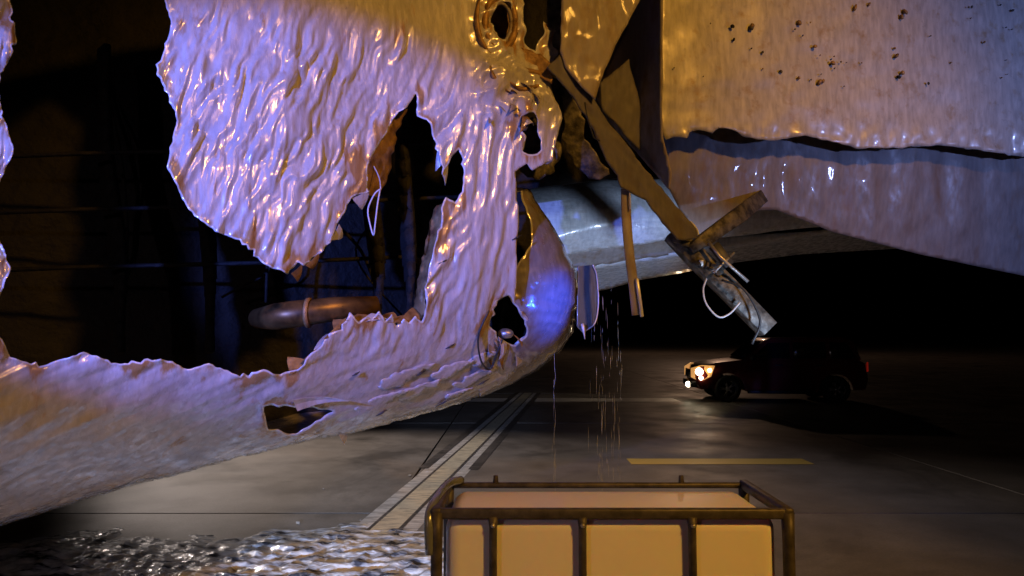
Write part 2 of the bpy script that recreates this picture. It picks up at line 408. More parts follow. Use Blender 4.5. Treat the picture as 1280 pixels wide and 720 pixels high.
main_hole = [(520, 116), (524, 143), (533, 150), (540, 163), (545, 180), (549, 200), (552, 220), (556, 212), (564, 196), (572, 187), (578, 199), (579, 217), (576, 240),
             (568, 253), (556, 246), (552, 256), (550, 272), (543, 300), (537, 333), (532, 357), (530, 385), (527, 402), (519, 394), (512, 404), (505, 398), (497, 408), (490, 392), (482, 402), (475, 388), (466, 400),
             (459, 396), (449, 403), (440, 390), (433, 402), (428, 412), (413, 417), (401, 433), (386, 446), (372, 463), (352, 470), (330, 462), (300, 470), (262, 455), (235, 462), (200, 448), (150, 455), (105, 440), (50, 458), (14, 446), (-10, 400), (12, 330), (-14, 260), (16, 190), (-4, 110), (22, 50), (6, -40), (60, -120),
             (160, -170), (210, -120), (196, -40), (214, 30), (196, 90), (222, 150), (208, 210), (236, 262), (268, 290), (300, 300), (330, 330), (362, 343), (373, 327), (380, 333), (400, 317), (413, 303), (422, 280), (440, 247), (461, 240), (459, 210), (470, 186), (488, 158), (498, 140), (507, 136)]
main_hole = rough(main_hole, 1.0, 5, 3, 4)
slit = rough([(330, 508), (366, 508), (392, 511), (418, 515), (400, 524), (383, 533), (362, 541), (335, 536)], 1.2, 6, 4)
top_cavity = rough([(648, -40), (650, 27), (655, 57), (668, 66), (676, 47), (678, 28), (688, 31), (697, 13), (697, -40)], 2, 6, 5)
port = [(625 + 13 * math.cos(a), 29 + 24 * math.sin(a)) for a in [k * math.pi / 14 for k in range(28)]]
pit = rough([(620, 376), (634, 368), (646, 384), (655, 400), (657, 420), (644, 432), (624, 424), (612, 408)], 2, 5, 6, 3)
side_hole = rough([(649, 148), (662, 143), (670, 160), (675, 188), (664, 194), (652, 190), (655, 172), (647, 160)], 2, 5, 7)
A_out = [(-260, -220), (703, -220), (702, 10), (690, 60), (697, 84), (684, 100), (690, 128), (700, 150), (690, 200), (664, 214), (657, 205), (643, 215), (645, 233), (647, 283), (643, 337), (641, 380), (655, 392), (668, 412), (652, 440), (640, 470), (628, 480)]
A_out += [(x, yb(x)) for x in (600, 560, 500, 430, 355, 250, 100, -100, -260)]
A_out = rough(A_out[:1] + A_out[1:], 0.8, 8, 8)
hull_skin = own(patch('hull_skin', A_out, [main_hole, slit, top_cavity, port, pit, side_hole], hull, M['skin'], None, 1.8, hull_relief, 0.003, 0.008))

# rounded end of the belly fairing
def nose(px, py):
    d = 4.06 + (px - 640) / 80 * 0.06
    yy = np.clip(py, 237, 470)
    xe = np.interp(yy, [237, 267, 303, 340, 380, 412, 440, 470], [664, 684, 704, 722, 726, 724, 704, 664])
    s = np.clip((xe - px) / 75, 0, 1); b = np.clip((yb(px) - py) / 120, 0, 1)
    return d + 0.42 * (1 - np.sqrt(np.clip(1 - (1 - s) ** 2, 0, 1))) + 0.45 * (1 - np.sqrt(np.clip(1 - (1 - b) ** 2, 0, 1)))
nose_out = [(636, 233), (660, 237), (680, 267), (700, 303), (711, 320), (720, 340), (723, 367), (723, 395), (717, 416), (700, 440), (672, 462), (640, 480), (600, 497), (590, 400), (620, 330)]
gap = rough([(632, 243), (650, 240), (656, 262), (662, 280), (663, 307), (652, 322), (643, 342), (630, 345)], 1.2, 6, 9)
fairing = own(patch('fairing_end', nose_out, [gap, pit], nose, M['nose'], None, 2.2,
            lambda px, py: 0.012 * fbm(px / 30, py / 30, 3, 71) + 0.012 * ridged((px + py * 0.35) / 34, py / 60, 1, 73) * smooth(330, 300, py) + 0.020 * facet((py - px * 0.5) / 14, px / 40, 2, 75) * smooth(350, 372, py) * smooth(420, 395, py), 0.005))

# the belly running back under the aircraft, closing the hull from below
bel = [(x, yb(x)) for x in np.arange(-460, 730, 14)]
bv = []; bf = []
for i, (x, y) in enumerate(bel):
    base = P(x, y, float(hull(np.array([x]), np.array([y]))[0]) if x < 640 else float(nose(np.array([x]), np.array([y]))[0]))
    for k in range(6):
        t = k / 5; bv.append((base[0] - 0.5 * t, base[1] + 0.002 + 2.2 * t, base[2] + 0.003 + 0.12 * t + 0.35 * t * t * (0.3 + max(0, x / 730))))
    if i:
        for k in range(5): a = i * 6 + k; bf.append((a - 6, a - 5, a + 1, a))
me = bpy.data.meshes.new('belly_panel'); me.from_pydata(bv, [], bf); me.shade_smooth(); own(link('belly_panel', me, M['skin_smooth']))

# cavity behind the skin
bulk_out = [(-460, -330), (850, -330), (850, 130), (815, 180), (775, 222), (690, 232), (640, 240), (620, 330), (600, 430), (560, 480), (430, 520), (250, 555), (-100, 650), (-460, 780)]
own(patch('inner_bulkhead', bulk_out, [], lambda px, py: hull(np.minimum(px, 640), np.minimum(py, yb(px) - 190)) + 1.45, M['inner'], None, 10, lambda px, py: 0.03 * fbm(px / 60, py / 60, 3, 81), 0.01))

# frames, stringers and pipes seen through the hole
rng0 = random.Random(17)
def pipe(name, pts, r, m, seg=12): return own(tube(name, pts, r, m, None, seg))
p1 = pipe('duct', [PV(322, 398, 3.42), PV(345, 396, 3.30), PV(365, 393, 3.28), PV(420, 386, 3.38), PV(470, 382, 3.5)], [0.05, 0.066, 0.066, 0.06, 0.05], M['brass'], 18)
for px_, d_ in ((386, 3.31),):
    c = PV(px_, 391 if px_ > 350 else 396, d_); own(tube('clamp', [c - Vector((0.008, 0.001, 0)), c + Vector((0.008, -0.001, 0))], 0.074, M['primer'], None, 18), p1); p1.children[-1].matrix_parent_inverse = Matrix()
for k, (x0, x1) in enumerate(((250, 262), (455, 472), (500, 512), (130, 150))):
    pts = bez([PV(x0, 60, 3.85), PV(x0 + 3, 200, 3.8), PV(x1, 330, 3.75), PV(x1, 440, 3.7)], 6)
    bm = bmesh.new()
    for a, b in zip(pts, pts[1:]):
        bm_box(bm, (a + b) / 2, (0.035, 0.10, (b - a).length + 0.01), (b - a).to_track_quat('Z', 'Y').to_matrix())
    own(bm_obj('frame', bm, M['inner']))
for k, y_ in enumerate((180, 250, 322)):
    own(tube('stringer', [PV(-120, y_ + 20, 3.4), PV(100, y_ + 12, 3.6), PV(350, y_ + 6, 3.75), PV(620, y_ - 6, 4.05)], 0.012, M['inner'], None, 6))
own(tube('wire_loop', bez([PV(476, 236, 3.2), PV(468, 243, 3.19), PV(460, 262, 3.18), PV(463, 282, 3.17), PV(467, 294, 3.17), PV(469, 280, 3.16), PV(472, 255, 3.17), PV(475, 238, 3.19)], 5), 0.004, M['wire'], None, 6))
for k in range(6):
    x_ = rng0.uniform(110, 520); d_ = 3.85 + rng0.random() * 0.3
    own(tube('cable', bez([PV(x_, rng0.uniform(60, 180), d_), PV(x_ + rng0.uniform(-25, 25), rng0.uniform(200, 260), d_ - 0.05), PV(x_ + rng0.uniform(-40, 40), rng0.uniform(290, 350), d_), PV(x_ + rng0.uniform(-60, 60), rng0.uniform(370, 430), d_ + 0.05)], 6), rng0.uniform(0.004, 0.012), M['inner'], None, 6))
own(tube('wire_loop', bez([PV(476, 236, 3.2), PV(474, 222, 3.3), PV(466, 205, 3.42)], 5), 0.003, M['wire'], None, 6))

# torn lips of skin round the openings
def shard(name, base_a, base_b, tip, bend, m, parent=hull_skin, n=5):
    a, b, t = Vector(base_a), Vector(base_b), Vector(tip); vs_ = []; f = []
    nrm = (b - a).cross(t - a)
    if nrm.length: nrm.normalize()
    if nrm.y > 0: nrm = -nrm
    for i in range(n + 1):
        u = i / n; w = (1 - u) ** 0.8
        c = (a + b) / 2 * (1 - u) + t * u + nrm * bend * math.sin(u * math.pi * 0.9) ; h = (b - a) / 2 * w
        vs_ += [c - h, c + nrm * 0.25 * bend * w, c + h]
        if i: k = 3 * i; f += [(k - 3, k - 2, k + 1, k), (k - 2, k - 1, k + 2, k + 1)]
    me = bpy.data.meshes.new(name); me.from_pydata([tuple(v) for v in vs_], [], f); o = link(name, me, m); md = o.modifiers.new('thickness', 'SOLIDIFY'); md.thickness = 0.0018
    return own(o, parent) if parent is plane else sub(o, parent)
def sub(o, parent):
    o.parent = parent; o.matrix_parent_inverse = INV.copy() if parent.parent is plane and False else (parent.matrix_parent_inverse @ Matrix()).inverted() @ Matrix() if False else Matrix(); return o
def hd(px, py): return float(hull(np.array([float(px)]), np.array([float(py)]))[0])
def hp(px, py, off=0.0): return PV(px, py, hd(px, py) + off)
rng = random.Random(5)
lower = [(527, 402), (505, 400), (490, 398), (475, 394), (459, 398), (440, 396), (428, 412), (413, 419), (401, 433), (386, 447), (372, 463)]
for (x0, y0), (x1, y1) in zip(lower, lower[1:]):
    mx, my = (x0 + x1) / 2, (y0 + y1) / 2
    shard('torn_flap', hp(x0 + 9, y0 + 5, 0.008), hp(x1 - 9, y1 + 5, 0.008), hp(mx + rng.uniform(-22, 12), my - rng.uniform(4, 20), rng.uniform(0.03, 0.14)), rng.uniform(0.0, 0.012), M['primer'] if rng.random() < 0.75 else M['skin'])
own(patch('bent_lip', rough([(508, 136), (496, 160), (492, 178), (487, 205), (481, 226), (470, 246), (456, 244), (455, 208), (466, 186), (485, 158), (496, 140)], 1.2, 5, 21, 3), [],
          lambda px, py: hull(px, py) + 0.012 + np.clip((px - (530 - py * 0.30)) / 30 + 0.4, 0, 1.2) * 0.10, M['primer'], None, 2.2, lambda px, py: 0.012 * ridged((px + py * 0.5) / 16, py / 40, 2, 141), 0.004))
own(patch('bent_lip', rough([(556, 250), (556, 275), (548, 302), (541, 335), (536, 360), (533, 392), (524, 402), (513, 401), (519, 380), (522, 350), (531, 318), (537, 290), (543, 262)], 1.2, 5, 22, 3), [],
          lambda px, py: hull(px, py) + 0.012 + np.clip((560 - (py - 250) * 0.17 - px) / 18, 0, 1.3) * 0.11, M['primer'], None, 2.2, lambda px, py: 0.010 * ridged((px) / 12, py / 40, 2, 143), 0.004))
for (x0, y0, x1, y1, tx, ty) in ((462, 238, 440, 248, 452, 262), (424, 280, 414, 300, 428, 297), (399, 316, 382, 332, 392, 336), (378, 330, 364, 342, 372, 352), (548, 182, 552, 206, 545, 214), (560, 200, 553, 218, 556, 232)):
    shard('torn_flap', hp(x0, y0, 0.006), hp(x1, y1, 0.006), hp(tx, ty, 0.05), 0.008, M['primer'] if x0 < 420 else M['skin'])
# white lip curling over the slit, and the drip point under the belly
shard('torn_flap', hp(366, 500, -0.02), hp(372, 514, -0.05), hp(437, 503, -0.10), -0.03, M['skin'])
shard('torn_flap', hp(422, 541, 0.0), hp(434, 541, 0.0), hp(430, 556, -0.05), 0.004, M['skin'])
# ring of the torn-open port
own(tube('port_ring', [hp(625 + 19 * math.cos(a), 29 + 33 * math.sin(a), -0.03) for a in [k * math.pi / 16 for k in range(33)]], 0.022, M['primer'], None, 8))
own(tube('port_ring', [hp(625 + 14 * math.cos(a), 29 + 25 * math.sin(a), -0.02) for a in [k * math.pi / 16 for k in range(33)]], 0.012, M['skin_dull'], None, 8))
own(patch('port_back', [(600, -10), (648, -10), (648, 66), (600, 66)], [], lambda x, y: hull(x, y) + 0.16, M['primer'], None, 8, None, 0.005))
own(patch('pit_shade_sheet', [(590, 355), (672, 355), (672, 445), (590, 445)], [], lambda x, y: 4.42 + 0 * x, M['inner'], None, 8, None, 0.005))  # added dark sheet standing in for the shade inside the pit
own(patch('gap_shade_sheet', [(634, 236), (654, 238), (672, 282), (670, 320), (652, 346), (634, 346)], [], lambda x, y: 4.62 + 0 * x, M['inner'], None, 6, None, 0.005))  # added near-black sheet that makes the gap read as deep shade
# odd bits hanging in the pit at the belly
own(tube('bracket', bez([hp(611, 388, -0.03), hp(598, 420, -0.05), hp(601, 450, -0.06), hp(612, 462, -0.05), hp(622, 440, -0.05), hp(628, 424, -0.03)], 5), 0.006, M['cable'], None, 6))
for k in range(7):
    x_, y_ = 606 + rng.uniform(0, 46), 428 + rng.uniform(-8, 18)
    shard('torn_flap', hp(x_ - 5, y_ - 4, 0), hp(x_ + 5, y_ + 4, 0), hp(x_ + rng.uniform(-12, 12), y_ + rng.uniform(6, 26), -0.06), rng.uniform(-0.02, 0.03), rng.choice([M['primer'], M['skin'], M['skin_dull']]))
bm = bmesh.new(); bmesh.ops.create_uvsphere(bm, u_segments=14, v_segments=8, radius=1, matrix=Matrix.Translation(hp(632, 417, 0.05)) @ Matrix.Diagonal((0.05, 0.05, 0.032, 1)))
own(bm_obj('fitting', bm, M['alu']))
for k in range(12):
    x_, y_ = 615 + rng.uniform(0, 50), 112 + rng.uniform(-20, 80)
    shard('torn_flap', hp(x_ - 6, y_ - 4, 0), hp(x_ + 6, y_ + 4, 0), hp(x_ + rng.uniform(-14, 18), y_ + rng.uniform(-16, 26), -0.08), rng.uniform(-0.03, 0.04), rng.choice([M['primer'], M['skin_dull'], M['skin']]))

# shreds of paint and skin dragged along the belly, and short open cracks
for k, (x_, y_, L, w_) in enumerate(((444, 516, 74, 8), (492, 500, 66, 7), (470, 486, 82, 9), (538, 474, 60, 8), (566, 484, 62, 7), (586, 456, 40, 7), (556, 500, 40, 4))):
    q0 = np.array((x_, y_)); e0 = np.array((0.93, -0.37)); e1 = np.array((0.37, 0.93))
    pl = [q0 + e0 * L * a + e1 * w_ * b for a, b in ((0, -0.5), (0.3, -1), (0.7, -0.8), (1.0, -0.2), (0.95, 0.15), (0.6, 0.5), (0.35, 1.0), (0.12, 0.6))]
    own(patch('skin_shred', rough([tuple(p) for p in pl], 1.6, 5, 60 + k, 4), [], lambda px, py, q0=q0, L=L: hull(px, py) - 0.008 - 0.025 * np.clip(((px - q0[0]) * 0.93 - (py - q0[1]) * 0.37) / L, 0, 1) ** 2, M['skin_smooth'] if k % 3 else M['skin'], None, 2.2,
        lambda px, py: 0.010 * facet((px * 0.93 - py * 0.37) / 30, (px * 0.37 + py * 0.93) / 9, 2, 151), 0.003))
for (x_, y_, L) in ((545, 508, 18), (520, 470, 12), (596, 482, 16), (470, 520, 14), (440, 470, 10), (557, 436, 12), (590, 300, 8), (548, 330, 16), (640, 300, 12)):
    own(tube('crack', [hp(x_, y_, -0.016), hp(x_ + L * 0.5, y_ - L * 0.25, -0.022), hp(x_ + L, y_ - L * 0.55, -0.016)], [0.002, 0.006, 0.002], M['cable'], None, 6))
for (pts, w_) in (([(640, 76), (656, 88), (676, 92), (690, 84)], 0.03), ([(634, 100), (652, 112), (672, 108), (684, 112)], 0.024), ([(620, 70), (612, 84), (622, 104), (640, 118)], 0.02), ([(600, -6), (596, 24), (602, 52), (618, 72)], 0.022)):
    pp = bez([hp(x, y, -0.035) for x, y in pts], 5)
    own(tube('crumpled_fold', pp, [w_ * math.sin(math.pi * (i + 0.6) / (len(pp) + 0.2)) * 0.8 for i in range(len(pp))], M['primer'], None, 7))
# sheets on the right: tan panel, its dark fold, the diagonal strip
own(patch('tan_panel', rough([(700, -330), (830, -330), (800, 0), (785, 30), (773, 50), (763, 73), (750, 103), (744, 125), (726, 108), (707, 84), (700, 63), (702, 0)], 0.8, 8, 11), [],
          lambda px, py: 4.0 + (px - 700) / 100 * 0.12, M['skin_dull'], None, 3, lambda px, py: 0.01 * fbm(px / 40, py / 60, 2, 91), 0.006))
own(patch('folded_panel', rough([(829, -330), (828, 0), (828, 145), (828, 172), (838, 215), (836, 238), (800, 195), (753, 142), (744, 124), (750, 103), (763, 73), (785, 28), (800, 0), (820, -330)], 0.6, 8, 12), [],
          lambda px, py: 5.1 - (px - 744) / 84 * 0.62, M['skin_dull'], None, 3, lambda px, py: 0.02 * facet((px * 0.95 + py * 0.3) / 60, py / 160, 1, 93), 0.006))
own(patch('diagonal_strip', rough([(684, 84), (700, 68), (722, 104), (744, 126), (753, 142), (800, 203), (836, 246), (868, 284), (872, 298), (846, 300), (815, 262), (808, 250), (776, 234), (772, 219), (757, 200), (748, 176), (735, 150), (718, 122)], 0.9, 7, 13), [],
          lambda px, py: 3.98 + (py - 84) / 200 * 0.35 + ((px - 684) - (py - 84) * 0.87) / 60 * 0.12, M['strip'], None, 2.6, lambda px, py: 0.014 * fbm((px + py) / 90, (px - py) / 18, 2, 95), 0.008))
own(tube('seam', [PV(731, 128, 4.0), PV(735, 150, 4.02), PV(742, 172, 4.06), PV(750, 176, 4.06)], 0.005, M['cable'], None, 6))
fac = lambda sd, a=0.03: (lambda px, py: a * facet((px + 0.4 * py) / 24, py / 46, 2, sd))
own(patch('bent_sheet', rough([(750, 104), (786, 74), (794, 104), (806, 150), (822, 206), (790, 178), (766, 150), (752, 138)], 0.8, 7, 31), [], lambda px, py: 4.60 + (px - 750) / 70 * 0.1, M['strip'], None, 3, fac(161, 0.02), 0.005))
own(patch('bent_sheet', rough([(684, 96), (702, 98), (722, 130), (730, 165), (748, 196), (762, 218), (736, 224), (716, 206), (700, 170), (690, 130)], 1.5, 6, 32, 4), [], lambda px, py: 4.40 + (py - 96) / 120 * 0.15, M['mech'], None, 2.6, fac(163), 0.004))
own(patch('bent_sheet', rough([(652, 60), (676, 66), (694, 84), (690, 104), (668, 96), (654, 82)], 1.5, 6, 33, 4), [], lambda px, py: 4.02 + 0 * px, M['primer'], None, 2.6, fac(165), 0.004))
own(patch('bent_sheet', rough([(654, 150), (676, 140), (690, 176), (694, 214), (672, 226), (650, 214)], 1.5, 6, 34, 5), [], lambda px, py: 4.24 + 0 * px, M['mech'], None, 2.6, fac(167), 0.004))
own(patch('bent_sheet', rough([(676, -60), (700, -60), (702, 60), (690, 84), (680, 50), (684, 20)], 1.5, 6, 35, 4), [], lambda px, py: 4.12 + 0 * px, M['mech'], None, 2.6, fac(169), 0.004))
# the dark-edged plate in the side cavity
own(patch('cavity_plate', rough([(676, 120), (700, 110), (706, 150), (700, 200), (688, 214), (676, 190)], 1.5, 6, 14), [], lambda px, py: 4.28 + 0 * px, M['mech'], None, 3, None, 0.006))

# speckled panel and the sheet behind it, running on along the hull
torn = [(1560, 205), (1400, 190), (1280, 196), (1180, 182), (1080, 186), (1010, 170), (960, 176), (927, 169), (913, 162), (897, 160), (890, 167), (873, 162), (862, 165), (857, 173), (845, 170), (833, 174), (827, 160)]
def right_hull(px, py): return 4.55 + np.clip(px - 827, 0, 900) / 450 * 0.9 + 0.25 * smooth(120, 420, py) ** 1.5
M['speck'] = skin_material('speckled_skin', (0.56, 0.53, 0.50), (0.36, 0.26, 0.15), 0.55, 0.75, 0.0006, (1, 1, 1), 0.25, 0.05, (0.25, 0.5))
own(patch('speckled_panel', [(826, -330), (1560, -330)] + rough(torn, 1.2, 6, 15, 0, True), [], right_hull, M['speck'], None, 4,
          lambda px, py: 0.02 * fbm(px / 70, py / 60, 3, 101) + 0.05 * smooth(150, 175, py) * perlin(px / 14, py / 30, 102), 0.006))
srng = random.Random(3)
for k in range(52):                                       # holes punched by debris: dark dents standing on the panel
    x_, y_ = srng.uniform(836, 1270), srng.uniform(4, 108)
    c = PV(x_, y_, float(right_hull(np.array([x_]), np.array([y_]))[0]) - 0.018)
    bm = bmesh.new(); r_ = 0.004 + 0.018 * srng.random() ** 2.2
    bmesh.ops.create_uvsphere(bm, u_segments=7, v_segments=5, radius=1, matrix=Matrix.Translation(c) @ Matrix.Rotation(srng.uniform(0, 3), 4, 'Y') @ Matrix.Diagonal((r_ * srng.uniform(0.6, 1.0), 0.012, r_ * srng.uniform(0.8, 1.6), 1)))
    own(bm_obj('debris_speck', bm, srng.choice([M['inner'], M['mech'], M['primer']])))
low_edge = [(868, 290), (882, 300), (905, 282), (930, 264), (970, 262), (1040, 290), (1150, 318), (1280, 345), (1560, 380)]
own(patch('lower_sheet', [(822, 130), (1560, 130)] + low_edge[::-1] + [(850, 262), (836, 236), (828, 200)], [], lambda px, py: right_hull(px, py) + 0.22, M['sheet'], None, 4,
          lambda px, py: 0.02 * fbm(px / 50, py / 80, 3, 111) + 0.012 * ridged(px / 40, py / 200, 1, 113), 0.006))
own(tube('torn_rim', bez([PV(863, 277, 4.6), PV(870, 285, 4.58), PV(873, 294, 4.56), PV(872, 303, 4.55)], 5), 0.007, M['edge'], None, 6))

# wing behind: rounded leading edge, then the flat underside
def wing_d(px, py):
    yy = py + (px - 657) * 0.10 - 8
    c = np.clip((yy - 275) / 62, -1, 1)
    return 6.6 - 0.75 * np.sqrt(np.clip(1 - c * c, 0, 1)) + (px - 657) / 280 * 0.3
own(patch('wing_edge', [(640, 222), (800, 222), (1300, 222), (1300, 262), (980, 288), (905, 296), (837, 300), (717, 318), (690, 324), (640, 330)], [], wing_d, M['wing'], None, 3.5,
          lambda px, py: 0.02 * fbm(px / 80, (py + px * 0.12) / 24, 3, 121), 0.006))
own(patch('wing_lip', rough([(690, 322), (717, 315), (837, 297), (905, 292), (905, 306), (843, 317), (770, 328), (717, 335), (690, 338)], 1.0, 8, 16), [],
          lambda px, py: 6.42 + (px - 657) / 280 * 0.3 + (py - (318 - (px - 717) * 0.17)) / 20 * 0.2, M['skin_dull'], None, 3, lambda px, py: 0.015 * fbm(px / 30, py / 20, 2, 123), 0.02))
under = [(690, 336), (747, 330), (843, 315), (905, 296), (1300, 270), (1300, 300), (1000, 318), (905, 330), (853, 341), (800, 350), (758, 362), (700, 372)]
own(patch('wing_underside', under, [], lambda px, py: 6.8 + np.clip(py - (333 - (px - 747) * 0.15), 0, 60) / 30 * 1.1, M['wing'], None, 3, None, 0.02))

# hanging strip and plate
def ribbon(name, pts, w, th, m):
    bm = bmesh.new(); pts = [Vector(p) for p in pts]; rings = []
    for i, p in enumerate(pts):
        t = (pts[min(i + 1, len(pts) - 1)] - pts[max(i - 1, 0)]).normalized(); s = t.cross(Vector((0.15, -1, 0))).normalized(); q_ = s.cross(t)
        ww = w[i] if isinstance(w, list) else w
        rings.append([bm.verts.new(p + s * a * ww / 2 + q_ * b * th / 2) for a, b in ((-1, -1), (1, -1), (1, 1), (-1, 1))])
    for a, b in zip(rings, rings[1:]):
        for k in range(4): bm.faces.new((a[k], a[(k + 1) % 4], b[(k + 1) % 4], b[k]))
    bm.faces.new(rings[0]); bm.faces.new(rings[-1])
    return own(bm_obj(name, bm, m, None, 0.003, 1))
ribbon('hanging_strip', bez([PV(782, 236, 4.22), PV(783, 270, 4.22), PV(786, 310, 4.2), PV(791, 350, 4.2), PV(796, 394, 4.2)], 4), 0.062, 0.012, M['skin_dull'])
ribbon('strip_edge', [PV(796, 348, 4.185), PV(799, 370, 4.185), PV(802.5, 396, 4.185)], 0.020, 0.02, M['edge'])
ribbon('strip_edge', [PV(787, 240, 4.2), PV(788, 262, 4.2)], 0.008, 0.012, M['edge'])
own(patch('hanging_plate', [(722, 333), (741, 331), (746, 345), (748, 378), (744, 404), (730, 417), (722, 408)], [], lambda px, py: 4.5 + (px - 722) / 26 * 0.12, M['plate'], None, 2, lambda px, py: 0.006 * fbm(px / 12, py / 20, 2, 131), 0.006))
own(tube('plate_edge', bez([PV(741, 331, 4.57), PV(746, 345, 4.6), PV(748, 378, 4.61), PV(744, 403, 4.59), PV(733, 413, 4.55)], 4), 0.005, M['edge'], None, 6))
own(tube('plate_edge', bez([PV(728, 405, 4.5), PV(730, 416, 4.49), PV(731, 424, 4.49)], 3), [0.012, 0.012, 0.011, 0.008, 0.005, 0.004, 0.003], M['edge'], None, 6))

# mechanism hanging at the lower right
ribbon('actuator_beam', [PV(838, 292, 4.5), PV(870, 322, 4.46), PV(905, 356, 4.42), PV(960, 412, 4.4)], [0.10, 0.13, 0.13, 0.12], 0.09, M['mech'])
ribbon('actuator_arm', [PV(952, 246, 5.10), PV(925, 268, 4.62), PV(880, 300, 4.42), PV(862, 312, 4.42)], [0.10, 0.11, 0.09, 0.06], 0.06, M['mech'])
own(tube('rod', [PV(886, 303, 4.36), PV(900, 321, 4.33), PV(935, 352, 4.32)], 0.011, M['alu'], None, 8))
own(tube('rod', [PV(918, 316, 4.4), PV(903, 330, 4.36), PV(892, 341, 4.34)], 0.009, M['alu'], None, 8))
ribbon('link_plate', [PV(892, 306, 4.40), PV(912, 332, 4.38)], 0.07, 0.03, M['cable'])
own(tube('hose', bez([PV(884, 346, 4.4), PV(879, 362, 4.36), PV(883, 380, 4.34), PV(898, 396, 4.32), PV(912, 392, 4.32), PV(925, 378, 4.33)], 6), 0.006, M['wire'], None, 6))
own(tube('hose', bez([PV(902, 350, 4.34), PV(930, 362, 4.28), PV(950, 400, 4.28), PV(940, 430, 4.3)], 6), 0.008, M['cable'], None, 6))
brng = random.Random(9)
for k in range(14):
    t = brng.random(); x_ = 842 + t * 90; y_ = 296 + t * 82 + brng.uniform(-8, 8); c = PV(x_, y_, 4.40)
    rot = Matrix.Rotation(brng.uniform(0, 3), 3, 'Y') @ Matrix.Rotation(brng.uniform(0, 3), 3, 'X')
    own(box('bracket', c, (brng.uniform(.02, .06), brng.uniform(.02, .05), brng.uniform(.02, .05)), brng.choice([M['mech'], M['mech'], M['alu'], M['cable']]), None, rot, 0.004))

# ------------------------------------------------------------------ caged plastic tank
M['plastic'] = mat('white_plastic', (0.92, 0.88, 0.79), 0.4, Subsurface_Weight=0.25, Subsurface_Scale=0.03)
n = N(M['plastic']); n.bump(n.noise(4, 3), 0.02, 0.4)
M['cage'] = mat('galvanised_tube', (0.1, 0.08, 0.06), 0.5, 0.25)
n = N(M['cage']); n.l(n.ramp(n.noise(26, 4), [(0.3, (0.04, 0.036, 0.033)), (0.7, (0.12, 0.11, 0.10))]), n.b.inputs['Base Color'])
M['pallet'] = mat('pallet_wood', (0.22, 0.15, 0.09), 0.8)
n = N(M['pallet']); n.bump(n.noise(18, 4, (0.2, 1, 1)), 0.006)
FX0, FX1, FY, BY, ZR = -0.252, 0.925, 2.33, 2.76, 1.15
tank = empty('caged_tank', ((FX0 + FX1) / 2, (FY + BY) / 2, 0), 'amber-lit white plastic tank in a dark tubular steel cage on a pallet', 'tank'); bpy.context.view_layer.update()
TI = tank.matrix_world.inverted()
def town(o): o.parent = tank; o.matrix_parent_inverse = TI; return o
bm = bmesh.new()
vs0 = bm_box(bm, ((FX0 + FX1) / 2, (FY + BY) / 2 - 0.003, 0.14 + 0.5), (FX1 - FX0 - 0.05, BY - FY - 0.034, 1.0))
b_ = bm_obj('bottle', bm, M['plastic'], None, 0.055, 6); town(b_)
def ttube(name, pts, r, seg=12): return town(tube(name, pts, r, M['cage'], None, seg))
town(box('rail', ((FX0 + FX1) / 2, FY, ZR), (FX1 - FX0, 0.026, 0.036), M['cage'], None, None, 0.008))
town(box('rail', ((FX0 + FX1) / 2, BY, ZR), (FX1 - FX0, 0.026, 0.022), M['cage'], None, None, 0.008))
for x_ in (FX0 - 0.002, FX1 + 0.002): town(box('rail', (x_, (FY + BY) / 2, ZR + 0.002), (0.034, BY - FY + 0.03, 0.036), M['cage'], None, None, 0.008))
for z_ in (0.82, 0.5, 0.2):
    ttube('rail', [(FX0, FY - 0.002, z_), (FX1, FY - 0.002, z_)], 0.009)
    for x_ in (FX0, FX1): ttube('rail', [(x_, FY, z_), (x_, BY, z_)], 0.009)
for px_ in (617, 726, 860):
    x_ = (px_ - 640) / FPX * FY
    ttube('bar', [(x_, FY - 0.004, 0.14), (x_, FY - 0.004, ZR - 0.045), (x_, FY - 0.002, ZR - 0.010)], [0.0135, 0.0135, 0.018])
    bm = bmesh.new(); bmesh.ops.create_uvsphere(bm, u_segments=10, v_segments=6, radius=0.008, matrix=Matrix.Translation((x_, FY - 0.019, ZR - 0.035))); town(bm_obj('bolt', bm, M['alu']))
for x_, y_ in ((FX0, FY - 0.003), (FX1, FY - 0.003), (FX0, BY), (FX1, BY)):
    ttube('corner_post', [(x_, y_, 0.14), (x_, y_, 0.5), (x_, y_, ZR - 0.08), (x_, y_ + 0.002, ZR + 0.004)], [0.019, 0.019, 0.020, 0.022], 14)
for x_ in ((620 - 640) / FPX * BY, (848 - 640) / FPX * BY):
    bm = bmesh.new(); bmesh.ops.create_cone(bm, cap_ends=True, segments=10, radius1=0.012, radius2=0.009, depth=0.03, matrix=Matrix.Translation((x_, BY, ZR + 0.024))); town(bm_obj('bolt', bm, M['cage'], None, 0.002))
# black corner protector with a bent bracket
town(ribbon_ := bm_obj('corner_bracket', (lambda b: (bm_tube(b, bez([(FX0 - 0.022, FY - 0.01, ZR - 0.13), (FX0 - 0.026, FY, ZR - 0.01), (FX0 - 0.014, FY + 0.12, ZR + 0.024), (FX0 + 0.008, FY + 0.34, ZR + 0.026), (FX0 + 0.05, BY - 0.01, ZR + 0.022)], 6), 0.016, 10), b)[1])(bmesh.new()), M['plate']))
for y_ in (FY + 0.03, (FY + BY) / 2, BY - 0.03): town(box('pallet_runner', ((FX0 + FX1) / 2, y_, 0.05), (FX1 - FX0, 0.08, 0.10), M['pallet'], None, None, 0.004))
for k in range(9): town(box('pallet_board', (FX0 + 0.06 + k * (FX1 - FX0 - 0.12) / 8, (FY + BY) / 2, 0.12), (0.10, BY - FY + 0.04, 0.038), M['pallet'], None, None, 0.004))

